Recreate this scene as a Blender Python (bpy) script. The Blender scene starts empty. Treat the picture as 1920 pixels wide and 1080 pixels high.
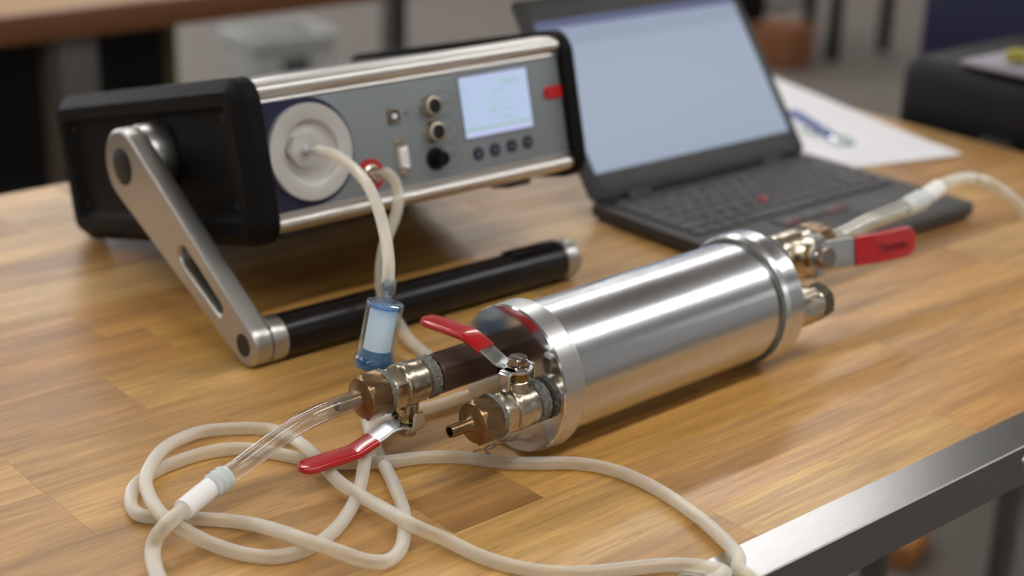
import bpy, bmesh, math, random
from mathutils import Vector, Matrix
random.seed(11)
SC = bpy.context.scene
COL = SC.collection
TZ = 0.90                       # height of the bench top above the floor
PI = math.pi

# ------------------------------------------------------------------ camera
pt, rl = 0.3644, 0.0269
fwd = Vector((0, math.cos(pt), -math.sin(pt)))
r0 = Vector((1, 0, 0)); u0 = Vector((0, math.sin(pt), math.cos(pt)))
cright = r0*math.cos(rl) + u0*math.sin(rl)
cup = -r0*math.sin(rl) + u0*math.cos(rl)
cam = bpy.data.cameras.new('camera')
cam_o = bpy.data.objects.new('camera', cam); COL.objects.link(cam_o)
mw = Matrix((cright, cup, -fwd)).transposed().to_4x4()
mw.translation = Vector((0, 0, 0.478 + TZ))
cam_o.matrix_world = mw
cam.sensor_width = 36; cam.lens = 36*2936/1920
cam.clip_start = 0.02
cam.dof.use_dof = True
cam.dof.focus_distance = 0.985
cam.dof.aperture_fstop = 4.0
SC.camera = cam_o

# ------------------------------------------------------------------ view, world, light levels
SC.view_settings.view_transform = 'Standard'
SC.view_settings.look = 'None'
SC.view_settings.gamma = 1
SC.view_settings.use_curve_mapping = False
SC.view_settings.exposure = 0.09
LAMP = 18.3                     # strength of the ceiling lamp diffusers
WINDOW = 5.0                    # daylight through the far windows
w = bpy.data.worlds.new('world'); SC.world = w; w.use_nodes = True
bg = w.node_tree.nodes['Background']
bg.inputs[0].default_value = (0.75, 0.82, 1, 1); bg.inputs[1].default_value = 0.25

# ------------------------------------------------------------------ helpers
def lin(c):
    def f(v):
        v /= 255
        return v/12.92 if v <= .04045 else ((v+.055)/1.055)**2.4
    return (f(c[0]), f(c[1]), f(c[2]), 1)

def mat(name, col, rough=.5, metal=0, **k):
    m = bpy.data.materials.new(name); m.use_nodes = True
    nt = m.node_tree; b = nt.nodes['Principled BSDF']
    b.inputs['Base Color'].default_value = lin(col)
    b.inputs['Roughness'].default_value = rough
    b.inputs['Metallic'].default_value = metal
    for kk, v in k.items():
        if kk == 'emit':
            b.inputs['Emission Color'].default_value = lin(v[0]); b.inputs['Emission Strength'].default_value = v[1]
        elif kk == 'spec': b.inputs['Specular IOR Level'].default_value = v
        elif kk == 'coat': b.inputs['Coat Weight'].default_value = v; b.inputs['Coat Roughness'].default_value = .08
        elif kk == 'aniso': b.inputs['Anisotropic'].default_value = v
        elif kk == 'noise':      # (scale xyz, low factor, high factor, bump)
            sc, lo, hi, bump = v
            tc = nt.nodes.new('ShaderNodeTexCoord'); mp = nt.nodes.new('ShaderNodeMapping')
            mp.inputs['Scale'].default_value = sc
            no = nt.nodes.new('ShaderNodeTexNoise'); no.inputs['Scale'].default_value = 1; no.inputs['Detail'].default_value = 5
            nt.links.new(tc.outputs['Object'], mp.inputs[0]); nt.links.new(mp.outputs[0], no.inputs[0])
            mr = nt.nodes.new('ShaderNodeMapRange'); mr.inputs[1].default_value = .3; mr.inputs[2].default_value = .7
            mr.inputs[3].default_value = lo; mr.inputs[4].default_value = hi
            nt.links.new(no.outputs['Fac'], mr.inputs[0])
            mx = nt.nodes.new('ShaderNodeMix'); mx.data_type = 'RGBA'; mx.blend_type = 'MULTIPLY'
            mx.inputs[0].default_value = 1; mx.inputs[6].default_value = lin(col)
            nt.links.new(mr.outputs[0], mx.inputs[7]); nt.links.new(mx.outputs[2], b.inputs['Base Color'])
            mr2 = nt.nodes.new('ShaderNodeMapRange'); mr2.inputs[1].default_value = .3; mr2.inputs[2].default_value = .7
            mr2.inputs[3].default_value = rough*.8; mr2.inputs[4].default_value = min(1, rough*1.25)
            nt.links.new(no.outputs['Fac'], mr2.inputs[0])
            if metal < .5: nt.links.new(mr2.outputs[0], b.inputs['Roughness'])
            if bump:
                bp = nt.nodes.new('ShaderNodeBump'); bp.inputs['Strength'].default_value = bump; bp.inputs['Distance'].default_value = .0006
                nt.links.new(no.outputs['Fac'], bp.inputs['Height']); nt.links.new(bp.outputs[0], b.inputs['Normal'])
    return m

def wood(name, rough=.34, dark=.70):
    """laminated oak: the tint comes from each stave's own object colour"""
    m = bpy.data.materials.new(name); m.use_nodes = True
    nt = m.node_tree; N = nt.nodes.new; L = nt.links.new; b = nt.nodes['Principled BSDF']
    tc = N('ShaderNodeTexCoord'); oi = N('ShaderNodeObjectInfo')
    rnd = N('ShaderNodeVectorMath'); rnd.operation = 'SCALE'; rnd.inputs[0].default_value = (31, 17, 23)
    L(oi.outputs['Random'], rnd.inputs['Scale'])
    ad = N('ShaderNodeVectorMath'); L(tc.outputs['Object'], ad.inputs[0]); L(rnd.outputs[0], ad.inputs[1])
    def noise(sc, detail, dist=0):
        mp = N('ShaderNodeMapping'); mp.inputs['Scale'].default_value = sc; L(ad.outputs[0], mp.inputs[0])
        n = N('ShaderNodeTexNoise'); n.inputs['Scale'].default_value = 1; n.inputs['Detail'].default_value = detail
        n.inputs['Distortion'].default_value = dist; L(mp.outputs[0], n.inputs[0]); return n.outputs['Fac']
    def rng(src, a, c_, lo, hi):
        r = N('ShaderNodeMapRange'); r.inputs[1].default_value = a; r.inputs[2].default_value = c_
        r.inputs[3].default_value = lo; r.inputs[4].default_value = hi; L(src, r.inputs[0]); return r.outputs[0]
    def mul(a, c_):
        r = N('ShaderNodeMath'); r.operation = 'MULTIPLY'; L(a, r.inputs[0]); L(c_, r.inputs[1]); return r.outputs[0]
    broad = rng(noise((3, 22, 22), 4, 1.2), .28, .72, dark, 1.22)
    band = rng(noise((5, 90, 90), 4, .6), .3, .7, .76, 1.12)
    fine = rng(noise((22, 520, 520), 3), .3, .7, .80, 1.10)
    pores = rng(noise((45, 900, 900), 2), .60, .72, 1.0, .80)
    mr_ = N('ShaderNodeMapping'); mr_.inputs['Rotation'].default_value = (0, 0, .2); mr_.inputs['Scale'].default_value = (42, 420, 420)
    L(ad.outputs[0], mr_.inputs[0]); rn = N('ShaderNodeTexNoise'); rn.inputs['Scale'].default_value = 1; rn.inputs['Detail'].default_value = 1.5; rn.inputs['Distortion'].default_value = .5
    L(mr_.outputs[0], rn.inputs[0])
    rays = rng(rn.outputs['Fac'], .63, .70, 1.0, .0); msk = rng(noise((6, 14, 14), 2), .50, .60, 1.0, 0.0)
    mxr = N('ShaderNodeMath'); mxr.operation = 'MAXIMUM'; L(rays, mxr.inputs[0]); L(msk, mxr.inputs[1])
    flecks = rng(mxr.outputs[0], 0, 1, .72, 1.0)
    f = mul(mul(mul(broad, band), mul(fine, pores)), flecks)
    mx = N('ShaderNodeMix'); mx.data_type = 'RGBA'; mx.blend_type = 'MULTIPLY'; mx.inputs[0].default_value = 1
    L(oi.outputs['Color'], mx.inputs[6]); L(f, mx.inputs[7])
    hs = N('ShaderNodeMix'); hs.data_type = 'RGBA'; hs.blend_type = 'MULTIPLY'
    L(rng(broad, dark, 1.22, .55, 0), hs.inputs[0]); L(mx.outputs[2], hs.inputs[6]); hs.inputs[7].default_value = (1, .88, .70, 1)
    L(hs.outputs[2], b.inputs['Base Color'])
    L(rng(noise((6, 30, 30), 3), .3, .7, rough*.85, rough*1.2), b.inputs['Roughness'])
    bp = N('ShaderNodeBump'); bp.inputs['Strength'].default_value = .25; bp.inputs['Distance'].default_value = .0004
    L(f, bp.inputs['Height']); L(bp.outputs[0], b.inputs['Normal'])
    return m

def milky(name, col, clear, rough=.3, sss=.6):
    """translucent silicone: partly see-through, scattering wall"""
    m = bpy.data.materials.new(name); m.use_nodes = True
    nt = m.node_tree; b = nt.nodes['Principled BSDF']; out = nt.nodes['Material Output']
    b.inputs['Base Color'].default_value = lin(col); b.inputs['Roughness'].default_value = rough
    b.inputs['Subsurface Weight'].default_value = sss; b.inputs['Subsurface Radius'].default_value = (.006, .005, .004)
    b.inputs['Subsurface Scale'].default_value = 1.0
    t = nt.nodes.new('ShaderNodeBsdfTransparent'); t.inputs[0].default_value = lin((245, 240, 228))
    lw = nt.nodes.new('ShaderNodeLayerWeight'); lw.inputs['Blend'].default_value = .35
    mr = nt.nodes.new('ShaderNodeMapRange'); mr.inputs[3].default_value = 1-clear; mr.inputs[4].default_value = 1
    nt.links.new(lw.outputs['Facing'], mr.inputs[0])
    mx = nt.nodes.new('ShaderNodeMixShader')
    nt.links.new(mr.outputs[0], mx.inputs[0]); nt.links.new(t.outputs[0], mx.inputs[1]); nt.links.new(b.outputs[0], mx.inputs[2])
    nt.links.new(mx.outputs[0], out.inputs[0])
    return m

def clearplastic(name, tint, body=.10, rough=.06):
    m = bpy.data.materials.new(name); m.use_nodes = True
    nt = m.node_tree; b = nt.nodes['Principled BSDF']; out = nt.nodes['Material Output']
    b.inputs['Base Color'].default_value = lin(tint); b.inputs['Roughness'].default_value = rough
    t = nt.nodes.new('ShaderNodeBsdfTransparent'); t.inputs[0].default_value = lin(tint)
    g = nt.nodes.new('ShaderNodeBsdfGlossy'); g.inputs['Roughness'].default_value = rough
    lw = nt.nodes.new('ShaderNodeLayerWeight'); lw.inputs['Blend'].default_value = .3
    m1 = nt.nodes.new('ShaderNodeMixShader'); m2 = nt.nodes.new('ShaderNodeMixShader')
    m1.inputs[0].default_value = body
    nt.links.new(t.outputs[0], m1.inputs[1]); nt.links.new(b.outputs[0], m1.inputs[2])
    pw = nt.nodes.new('ShaderNodeMath'); pw.operation = 'POWER'; pw.inputs[1].default_value = 2.0
    lw.inputs['Blend'].default_value = .5
    mr = nt.nodes.new('ShaderNodeMapRange'); mr.inputs[3].default_value = .05; mr.inputs[4].default_value = .75
    nt.links.new(lw.outputs['Facing'], pw.inputs[0]); nt.links.new(pw.outputs[0], mr.inputs[0]); nt.links.new(mr.outputs[0], m2.inputs[0])
    nt.links.new(m1.outputs[0], m2.inputs[1]); nt.links.new(g.outputs[0], m2.inputs[2])
    nt.links.new(m2.outputs[0], out.inputs[0])
    return m

# --- mesh building
I4 = Matrix.Identity(4)
def frame(x, y, z, o=(0, 0, 0)):
    m = Matrix((Vector(x), Vector(y), Vector(z))).transposed().to_4x4(); m.translation = Vector(o); return m
def T(x, y, z): return Matrix.Translation((x, y, z))
AX = frame((0, 1, 0), (0, 0, 1), (1, 0, 0))       # local z -> +x
AXN = frame((0, -1, 0), (0, 0, 1), (-1, 0, 0))    # local z -> -x
AYN = frame((1, 0, 0), (0, 0, 1), (0, -1, 0))     # local z -> -y, local y -> +z
def bmn(): return bmesh.new()
def merge(bm, src, M=I4):
    me = bpy.data.meshes.new('t'); src.to_mesh(me); src.free()
    me.transform(M); bm.from_mesh(me); bpy.data.meshes.remove(me); return bm
def box(bm, x0, x1, y0, y1, z0, z1, bev=0, M=I4, seg=2):
    t = bmn()
    vs = [t.verts.new((x, y, z)) for x in (x0, x1) for y in (y0, y1) for z in (z0, z1)]
    for f in ((0, 1, 3, 2), (4, 6, 7, 5), (0, 4, 5, 1), (2, 3, 7, 6), (0, 2, 6, 4), (1, 5, 7, 3)):
        t.faces.new([vs[i] for i in f])
    if bev: bmesh.ops.bevel(t, geom=t.edges[:], offset=bev, segments=seg, affect='EDGES', profile=.5)
    return merge(bm, t, M)
def lathe(bm, prof, M=I4, seg=40, rfun=None):
    """prof: [(r, z)] turned round local z; r = 0 closes"""
    t = bmn(); rings = []
    for k, (r, z) in enumerate(prof):
        if r <= 1e-7: rings.append([t.verts.new((0, 0, z))]); continue
        ring = []
        for i in range(seg):
            a = 2*PI*i/seg; rr = rfun(k, i, r) if rfun else r
            ring.append(t.verts.new((rr*math.cos(a), rr*math.sin(a), z)))
        rings.append(ring)
    for a, b in zip(rings, rings[1:]):
        for i in range(seg):
            j = (i+1) % seg
            if len(a) == 1 and len(b) == 1: continue
            if len(a) == 1: t.faces.new((a[0], b[j], b[i]))
            elif len(b) == 1: t.faces.new((a[i], a[j], b[0]))
            else: t.faces.new((a[i], a[j], b[j], b[i]))
    bmesh.ops.recalc_face_normals(t, faces=t.faces)
    return merge(bm, t, M)
def loft(bm, loops, M=I4, cap=True):
    t = bmn(); R = [[t.verts.new(p) for p in lp] for lp in loops]; n = len(R[0])
    for a, b in zip(R, R[1:]):
        for i in range(n):
            j = (i+1) % n; t.faces.new((a[i], a[j], b[j], b[i]))
    if cap: t.faces.new(R[0][::-1]); t.faces.new(R[-1])
    bmesh.ops.recalc_face_normals(t, faces=t.faces)
    return merge(bm, t, M)
def prism(bm, poly, z0, z1, M=I4, bev=0, seg=1):
    t = bmn()
    a = [t.verts.new((p[0], p[1], z0)) for p in poly]; b = [t.verts.new((p[0], p[1], z1)) for p in poly]; n = len(poly)
    t.faces.new(a[::-1]); t.faces.new(b)
    for i in range(n): t.faces.new((a[i], a[(i+1) % n], b[(i+1) % n], b[i]))
    bmesh.ops.recalc_face_normals(t, faces=t.faces)
    if bev:
        es = [e for e in t.edges if len(e.link_faces) == 2 and e.calc_face_angle(0) > .6]
        bmesh.ops.bevel(t, geom=es, offset=bev, segments=seg, affect='EDGES', profile=.5)
    return merge(bm, t, M)
def ngon(r, n, ph=0, cx=0, cy=0): return [(cx+r*math.cos(2*PI*i/n+ph), cy+r*math.sin(2*PI*i/n+ph)) for i in range(n)]
def rrect(x0, x1, y0, y1, r, n=6):
    P = []
    for cx, cy, a0 in ((x1-r, y1-r, 0), (x0+r, y1-r, PI/2), (x0+r, y0+r, PI), (x1-r, y0+r, 3*PI/2)):
        for i in range(n+1): a = a0+PI/2*i/n; P.append((cx+r*math.cos(a), cy+r*math.sin(a)))
    return P
def hexa(bm, rc, z0, z1, M=I4, ph=0, dome0=0, dome1=0):
    """hexagonal nut with turned-off corners"""
    poly = ngon(rc, 6, ph); ap = rc*.90
    loops = []
    def ring(k, z):
        out = []
        for i in range(36):
            a = 2*PI*i/36+ph; aa = (a-ph) % (PI/3)-PI/6
            hx = rc*math.cos(PI/6)/math.cos(aa); out.append(((min(hx, k))*math.cos(a), (min(hx, k))*math.sin(a), z))
        return out
    c = rc*.10
    loops = [ring(ap*.97, z0), ring(rc, z0+c), ring(rc, z1-c), ring(ap*.97, z1)]
    return loft(bm, loops, M)
def tube(bm, pts, r, seg=16, M=I4, cap=True, inner=None, sub=6, rs=None):
    P = [Vector(p) for p in pts]
    if sub > 1:
        Q = []
        E = [P[0]*2-P[1]]+P+[P[-1]*2-P[-2]]
        for i in range(1, len(E)-2):
            p0, p1, p2, p3 = E[i-1:i+3]
            # centripetal catmull-rom
            t0 = 0; t1 = t0+max((p1-p0).length, 1e-6)**.5; t2 = t1+max((p2-p1).length, 1e-6)**.5; t3 = t2+max((p3-p2).length, 1e-6)**.5
            for k in range(sub):
                t = t1+(t2-t1)*k/sub
                A1 = p0*((t1-t)/(t1-t0))+p1*((t-t0)/(t1-t0)); A2 = p1*((t2-t)/(t2-t1))+p2*((t-t1)/(t2-t1)); A3 = p2*((t3-t)/(t3-t2))+p3*((t-t2)/(t3-t2))
                B1 = A1*((t2-t)/(t2-t0))+A2*((t-t0)/(t2-t0)); B2 = A2*((t3-t)/(t3-t1))+A3*((t-t1)/(t3-t1))
                Q.append(B1*((t2-t)/(t2-t1))+B2*((t-t1)/(t2-t1)))
        P = Q+[P[-1]]
        for _ in range(2):
            P = [P[0]]+[(P[i-1]+P[i]*2+P[i+1])/4 for i in range(1, len(P)-1)]+[P[-1]]
    def shell(rad, flip):
        t = bmn(); rings = []; nrm = None
        for i, p in enumerate(P):
            d = (P[min(i+1, len(P)-1)]-P[max(i-1, 0)]).normalized()
            if nrm is None:
                nrm = d.orthogonal().normalized()
            nrm = (nrm-d*nrm.dot(d)).normalized(); bn = d.cross(nrm)
            rr = rad*(rs[min(i*len(rs)//len(P), len(rs)-1)] if rs else 1)
            rings.append([t.verts.new(p+nrm*(rr*math.cos(2*PI*k/seg))+bn*(rr*math.sin(2*PI*k/seg))) for k in range(seg)])
        for a, b in zip(rings, rings[1:]):
            for k in range(seg):
                j = (k+1) % seg; f = (a[k], a[j], b[j], b[k]); t.faces.new(f[::-1] if flip else f)
        if cap and not inner: t.faces.new(rings[0][::-1]); t.faces.new(rings[-1])
        return t
    merge(bm, shell(r, False), M)
    if inner: merge(bm, shell(inner, True), M)
    return bm
def sweeprr(bm, secs, M=I4, n=4):
    """secs: (centre, width dir, thickness dir, width, thickness); rounded-rectangle section"""
    loops = []
    for c, wd, td, wv, tv in secs:
        c = Vector(c); wd = Vector(wd); td = Vector(td); r = min(wv, tv)*.42
        loops.append([c+wd*p[0]+td*p[1] for p in rrect(-wv/2, wv/2, -tv/2, tv/2, r, n)])
    return loft(bm, loops, M)
def plate(outlines, thick, bev, M=I4, res=6):
    """flat plate with holes: outlines[0] is the rim, the rest are holes; thick along local z, centred"""
    cu = bpy.data.curves.new('t', 'CURVE'); cu.dimensions = '2D'; cu.fill_mode = 'BOTH'
    cu.extrude = thick/2-bev; cu.bevel_depth = bev; cu.bevel_resolution = 2; cu.offset = -bev
    for o in outlines:
        s = cu.splines.new('POLY'); s.points.add(len(o)-1); s.use_cyclic_u = True
        for p, q in zip(s.points, o): p.co = (q[0], q[1], 0, 1)
    ob = bpy.data.objects.new('t', cu); COL.objects.link(ob)
    dg = bpy.context.evaluated_depsgraph_get(); dg.update()
    me = bpy.data.meshes.new_from_object(ob.evaluated_get(dg)); me.transform(M)
    bpy.data.objects.remove(ob); bpy.data.curves.remove(cu)
    bm = bmn(); bm.from_mesh(me); bpy.data.meshes.remove(me); return bm
def text(body, size, depth, M):
    cu = bpy.data.curves.new('t', 'FONT'); cu.body = body; cu.size = size; cu.extrude = depth; cu.align_x = 'CENTER'; cu.align_y = 'CENTER'
    ob = bpy.data.objects.new('t', cu); COL.objects.link(ob)
    dg = bpy.context.evaluated_depsgraph_get(); dg.update()
    me = bpy.data.meshes.new_from_object(ob.evaluated_get(dg)); me.transform(M)
    bpy.data.objects.remove(ob); bpy.data.curves.remove(cu)
    bm = bmn(); bm.from_mesh(me); bpy.data.meshes.remove(me); return bm
def obj(name, bm, m, parent=None, angle=38, label=None, M=None):
    me = bpy.data.meshes.new(name); bm.to_mesh(me); bm.free()
    me.polygons.foreach_set('use_smooth', [True]*len(me.polygons)); me.set_sharp_from_angle(angle=math.radians(angle))
    me.materials.append(m)
    o = bpy.data.objects.new(name, me); COL.objects.link(o)
    if parent: o.parent = parent
    if M is not None: o.matrix_local = M
    if label: o['label'] = label
    return o
def thing(name, label, cat, M=I4, group=None):
    o = bpy.data.objects.new(name, None); COL.objects.link(o); o.matrix_world = M
    o.empty_display_size = .02
    o['label'] = label; o['category'] = cat
    if group: o['group'] = group
    return o
def tag(o, label, cat, group=None):
    o['label'] = label; o['category'] = cat
    if group: o['group'] = group
    return o
def struct(name, bm, m, M=None):
    o = obj(name, bm, m, None, M=M); o['kind'] = 'structure'; return o
def up(p): return (p[0], p[1], p[2]+TZ)

# ------------------------------------------------------------------ materials
M_alu = mat('turned_aluminium', (208, 210, 214), .27, 1, aniso=.3, noise=((25, 900, 900), .96, 1.02, 0))
M_face = mat('faced_aluminium', (206, 206, 206), .15, 1)
M_knurl = mat('knurled_aluminium', (212, 212, 212), .34, 1)
M_nickel = mat('nickel_plate', (196, 186, 168), .27, 1, noise=((300, 300, 300), .90, 1.04, .03))
M_zinc = mat('zinc_steel', (200, 202, 204), .30, 1)
M_chrome = mat('bright_steel', (170, 158, 145), .14, 1)
M_brass = mat('tarnished_brass', (146, 118, 86), .32, 1, noise=((140, 140, 140), .75, 1.1, .02))
M_brass2 = mat('dull_brass', (150, 128, 84), .28, 1)
M_bronze = mat('dark_bronze', (84, 64, 54), .45, .5, noise=((30, 240, 240), .82, 1.1, .05))
M_plug = mat('dark_plug', (84, 78, 66), .5, .5)
M_seal = mat('grey_thread_seal', (118, 118, 112), .6, .2, noise=((500, 500, 500), .5, 1.25, .9))
M_red = mat('red_plastic', (172, 12, 24), .22, 0, coat=.6)
M_reddark = mat('red_plastic_print', (62, 12, 14), .5)
M_black = mat('black_plastic', (10, 10, 11), .6, 0, spec=.15)
M_blackr = mat('black_rubber', (26, 26, 27), .55)
M_tubeblk = mat('black_anodised_tube', (18, 16, 17), .28, .3)
M_satin = mat('satin_aluminium', (186, 185, 182), .36, 1)
M_flange = mat('matte_flange', (204, 202, 199), .42, .55)
M_rail = mat('rail_aluminium', (224, 222, 218), .38, 1)
M_panel = mat('panel_grey', (122, 128, 132), .45)
M_navy = mat('navy_print', (26, 26, 58), .4)
M_cover = mat('dark_grey_cover', (70, 66, 64), .5)
M_dark = mat('socket_black', (10, 10, 11), .5)
M_lcd = mat('lcd_backlit', (40, 48, 60), .2, emit=((200, 220, 250), .72))
M_lcdbar = mat('lcd_bar', (40, 48, 60), .2, emit=((206, 210, 250), .80))
M_lcdgreen = mat('lcd_green', (40, 60, 40), .3, emit=((178, 214, 190), .62))
M_ringred = mat('ring_red', (178, 30, 34), .4)
M_tabred = mat('tab_red', (186, 22, 30), .3)
M_print = mat('grey_print', (66, 70, 76), .5)
M_button = mat('button_navy', (38, 38, 58), .4)
M_buttonmark = mat('button_mark', (150, 120, 150), .5)
M_metalstrip = mat('steel_edging', (160, 159, 160), .27, 1, noise=((40, 500, 500), .93, 1.03, 0))
M_screw = mat('screw_steel', (190, 188, 182), .25, 1)
M_oak = wood('oak_stave')
M_bench2 = mat('beech_bench', (164, 128, 84), .5, 0, noise=((3, 40, 40), .85, 1.08, 0))
M_lipping = mat('brown_lipping', (112, 70, 40), .5, 0, noise=((3, 40, 40), .9, 1.05, 0))
M_hose = milky('silicone_hose', (248, 246, 238), .86, .18)
M_white = mat('white_nylon', (238, 237, 236), .35)
M_tape = milky('clear_tape', (214, 222, 222), .25, .2, .2)
M_pvc = clearplastic('clear_pvc', (246, 244, 240), .05, .06)
M_pvc2 = clearplastic('cloudy_pvc', (238, 238, 230), .30, .10)
M_blueclear = clearplastic('blue_clear_styrene', (234, 243, 250), .04, .05)
M_bluerim = clearplastic('blue_rim', (112, 170, 216), .18, .06)
M_rimlight = clearplastic('pale_blue_rim', (188, 214, 236), .08, .06)
M_membrane = mat('filter_membrane', (236, 243, 246), .6)
M_blueinner = mat('blue_filter_base', (46, 106, 142), .4)
M_lap = mat('laptop_black', (56, 55, 55), .5)
M_key = mat('key_black', (66, 64, 66), .5)
M_bezel = mat('bezel_black', (36, 36, 36), .5)
M_screen = mat('screen_lit', (30, 34, 40), .35, emit=((152, 168, 192), .69))
M_screenbar = mat('screen_title_bar', (20, 24, 40), .35, emit=((58, 72, 128), .60))
M_screenrib = mat('screen_ribbon', (30, 34, 40), .35, emit=((140, 154, 180), .72))
M_paper = mat('white_paper', (230, 229, 233), .8)
M_bluestrip = mat('blue_plastic', (48, 74, 160), .35)
M_clearring = clearplastic('clear_clip', (232, 240, 236), .2)
M_case = mat('case_black', (10, 10, 11), .6, spec=.3)
M_greybag = mat('grey_bag', (150, 146, 156), .6)
M_yellow = mat('yellow_cap', (146, 144, 52), .5)
M_navycab = mat('navy_cabinet', (22, 26, 62), .6)
M_floor = mat('lino_floor', (114, 107, 101), .7, 0, spec=.2, noise=((1.5, 1.5, 1.5), .92, 1.05, 0))
M_wall = mat('painted_wall', (120, 117, 113), .8)
M_wall2 = mat('white_wall', (204, 203, 200), .8)
M_ceil = mat('ceiling_white', (214, 213, 210), .9)
M_lampbody = mat('lamp_body', (220, 220, 218), .5)
M_lampglow = mat('lamp_diffuser', (240, 240, 238), .5, emit=((254, 252, 249), LAMP))
M_sash = mat('window_frame_paint', (215, 215, 212), .5)
M_daylight = mat('window_daylight', (200, 210, 220), .3, emit=((240, 244, 250), WINDOW))
M_steelleg = mat('grey_steel_leg', (120, 118, 114), .45, .6)
M_blackcab = mat('black_cabinet', (12, 12, 12), .6)
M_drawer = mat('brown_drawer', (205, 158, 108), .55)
M_green = mat('yellow_green_paint', (120, 122, 70), .5)
M_crate = mat('grey_crate', (176, 178, 176), .5)
M_brownbox = mat('brown_board', (120, 74, 40), .7)
M_block = mat('wood_block', (176, 116, 62), .6)
M_ink = mat('ink_mark', (112, 88, 88), .6)

# ------------------------------------------------------------------ bench frame: P runs along the bench, Q across it
PA = 0.7182
Pv = Vector((math.cos(PA), math.sin(PA), 0)); Qv = Vector((-math.sin(PA), math.cos(PA), 0))
def PQ(p, q, z=0): v = Pv*p+Qv*q; return Vector((v.x, v.y, z))
def MPQ(p, q, z=0, turn=0): return Matrix.Translation(PQ(p, q, z)) @ Matrix.Rotation(PA+turn, 4, 'Z')
ROOM = MPQ(0, 0, 0)

# ------------------------------------------------------------------ the room
x0, x1, y0, y1, hgt = -4.5, 9.0, -4.2, 11.0, 2.85
struct('floor', box(bmn(), x0, x1, y0, y1, -.1, 0), M_floor, ROOM)
struct('ceiling', box(bmn(), x0, x1, y0, y1, hgt, hgt+.1), M_ceil, ROOM)
struct('wall_left', box(bmn(), x0-.15, x0, y0, y1, 0, hgt), M_wall, ROOM)
struct('wall_right', box(bmn(), x1, x1+.15, y0, y1, 0, hgt), M_wall2, ROOM)
struct('wall_front', box(bmn(), x0, x1, y0-.15, y0, 0, hgt), M_wall2, ROOM)
bm = bmn()
box(bm, x0, x1, y1, y1+.15, 0, 1.2); box(bm, x0, x1, y1, y1+.15, 2.5, hgt)
wins = [(-3.4, -.6), (.2, 3.0), (3.8, 6.6)]
xs = [x0]+[v for p in wins for v in p]+[x1]
for a, b_ in zip(xs[0::2], xs[1::2]): box(bm, a, b_, y1, y1+.15, 1.2, 2.5)
struct('wall_back', bm, M_wall, ROOM)
for k, (a, b_) in enumerate(wins):
    bm = bmn()
    for q in (a, (a+b_)/2-.03, b_-.06): box(bm, q, q+.06, y1+.02, y1+.09, 1.2, 2.5)
    box(bm, a, b_, y1+.02, y1+.09, 1.2, 1.26); box(bm, a, b_, y1+.02, y1+.09, 2.44, 2.5)
    wf = struct('window_%d' % (k+1), bm, M_sash, ROOM)
    obj('pane', box(bmn(), a, b_, y1+.10, y1+.11, 1.2, 2.5), M_daylight, wf)
bm = bmn()
for a, b_, c_, d in ((x0, x1, y1-.02, y1), ): box(bm, a, b_, c_, d, 0, .1)
struct('baseboard_back', bm, M_sash, ROOM)
# rows of ceiling lamps
def lamp():
    t = thing('ceiling_lamp', 'long white ceiling lamp in the rows above the benches', 'ceiling lamp', MPQ(0, 0, hgt), 'ceiling lamps')
    obj('lamp_body', box(bmn(), -.75, .75, -.12, .12, -.05, -.001, .006), M_lampbody, t)
    obj('diffuser', box(bmn(), -.73, .73, -.10, .10, -.062, -.05, .004), M_lampglow, t)
    return t
l0 = lamp(); first = True
for q in (-3.2, -.19, 2.62, 5.4, 8.2):
    for p in (-3.2, -1.2, .8, 2.8, 4.8, 6.8):
        if (p, q) in ((4.8, 2.62), (2.8, -3.2), (4.8, -3.2)): continue
        if first: l0.matrix_world = MPQ(p, q, hgt); first = False; continue
        if q == 2.62 and p == 2.8: p = 3.15
        r = l0.copy(); COL.objects.link(r); r.matrix_world = MPQ(p, q, hgt)
        for ch in l0.children: c_ = ch.copy(); COL.objects.link(c_); c_.parent = r

# ------------------------------------------------------------------ the near workbench
PE, QF, QR = 1.575, 0.531, 1.443       # right end, wood front, rear edge
bench = thing('workbench', 'oak workbench of glued staves with a grey steel front edge, carrying the instruments', 'workbench', MPQ(.6, 1.0, 0))
def benchM(p, q, z=0): return T(p-.6, q-1.0, z+TZ)
rows = [.531, .571, .648, .698, .782, .846, .910, .984, 1.0525, 1.12, 1.188, 1.255, 1.32, 1.385, 1.443]
joints = {0: [-.25, .18, .669, .904], 1: [-.35, .1, .655, 1.12], 2: [-.2, .22, .5250, .598, .98, 1.30], 3: [-.4, -.1, .498, .80, 1.22],
          4: [-.3, .1, .3552, .76, 1.16], 5: [-.5, -.1, .354, .66, 1.02, 1.4], 6: [-.35, .05, .4640, .83, 1.2],
          7: [-.2, .16, .5340, .90, 1.3], 8: [-.45, -.05, .50, .86, 1.17], 9: [-.3, .12, .62, .94, 1.36], 10: [-.1, .28, .70, 1.1],
          11: [-.4, .02, .46, .88, 1.26], 12: [-.2, .2, .56, 1.0, 1.38], 13: [-.3, .1, .64, 1.08]}
TONES = [(196, 158, 104), (190, 150, 96), (202, 164, 110), (184, 142, 90), (194, 152, 100), (188, 148, 92), (198, 160, 110), (178, 136, 86)]
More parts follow.
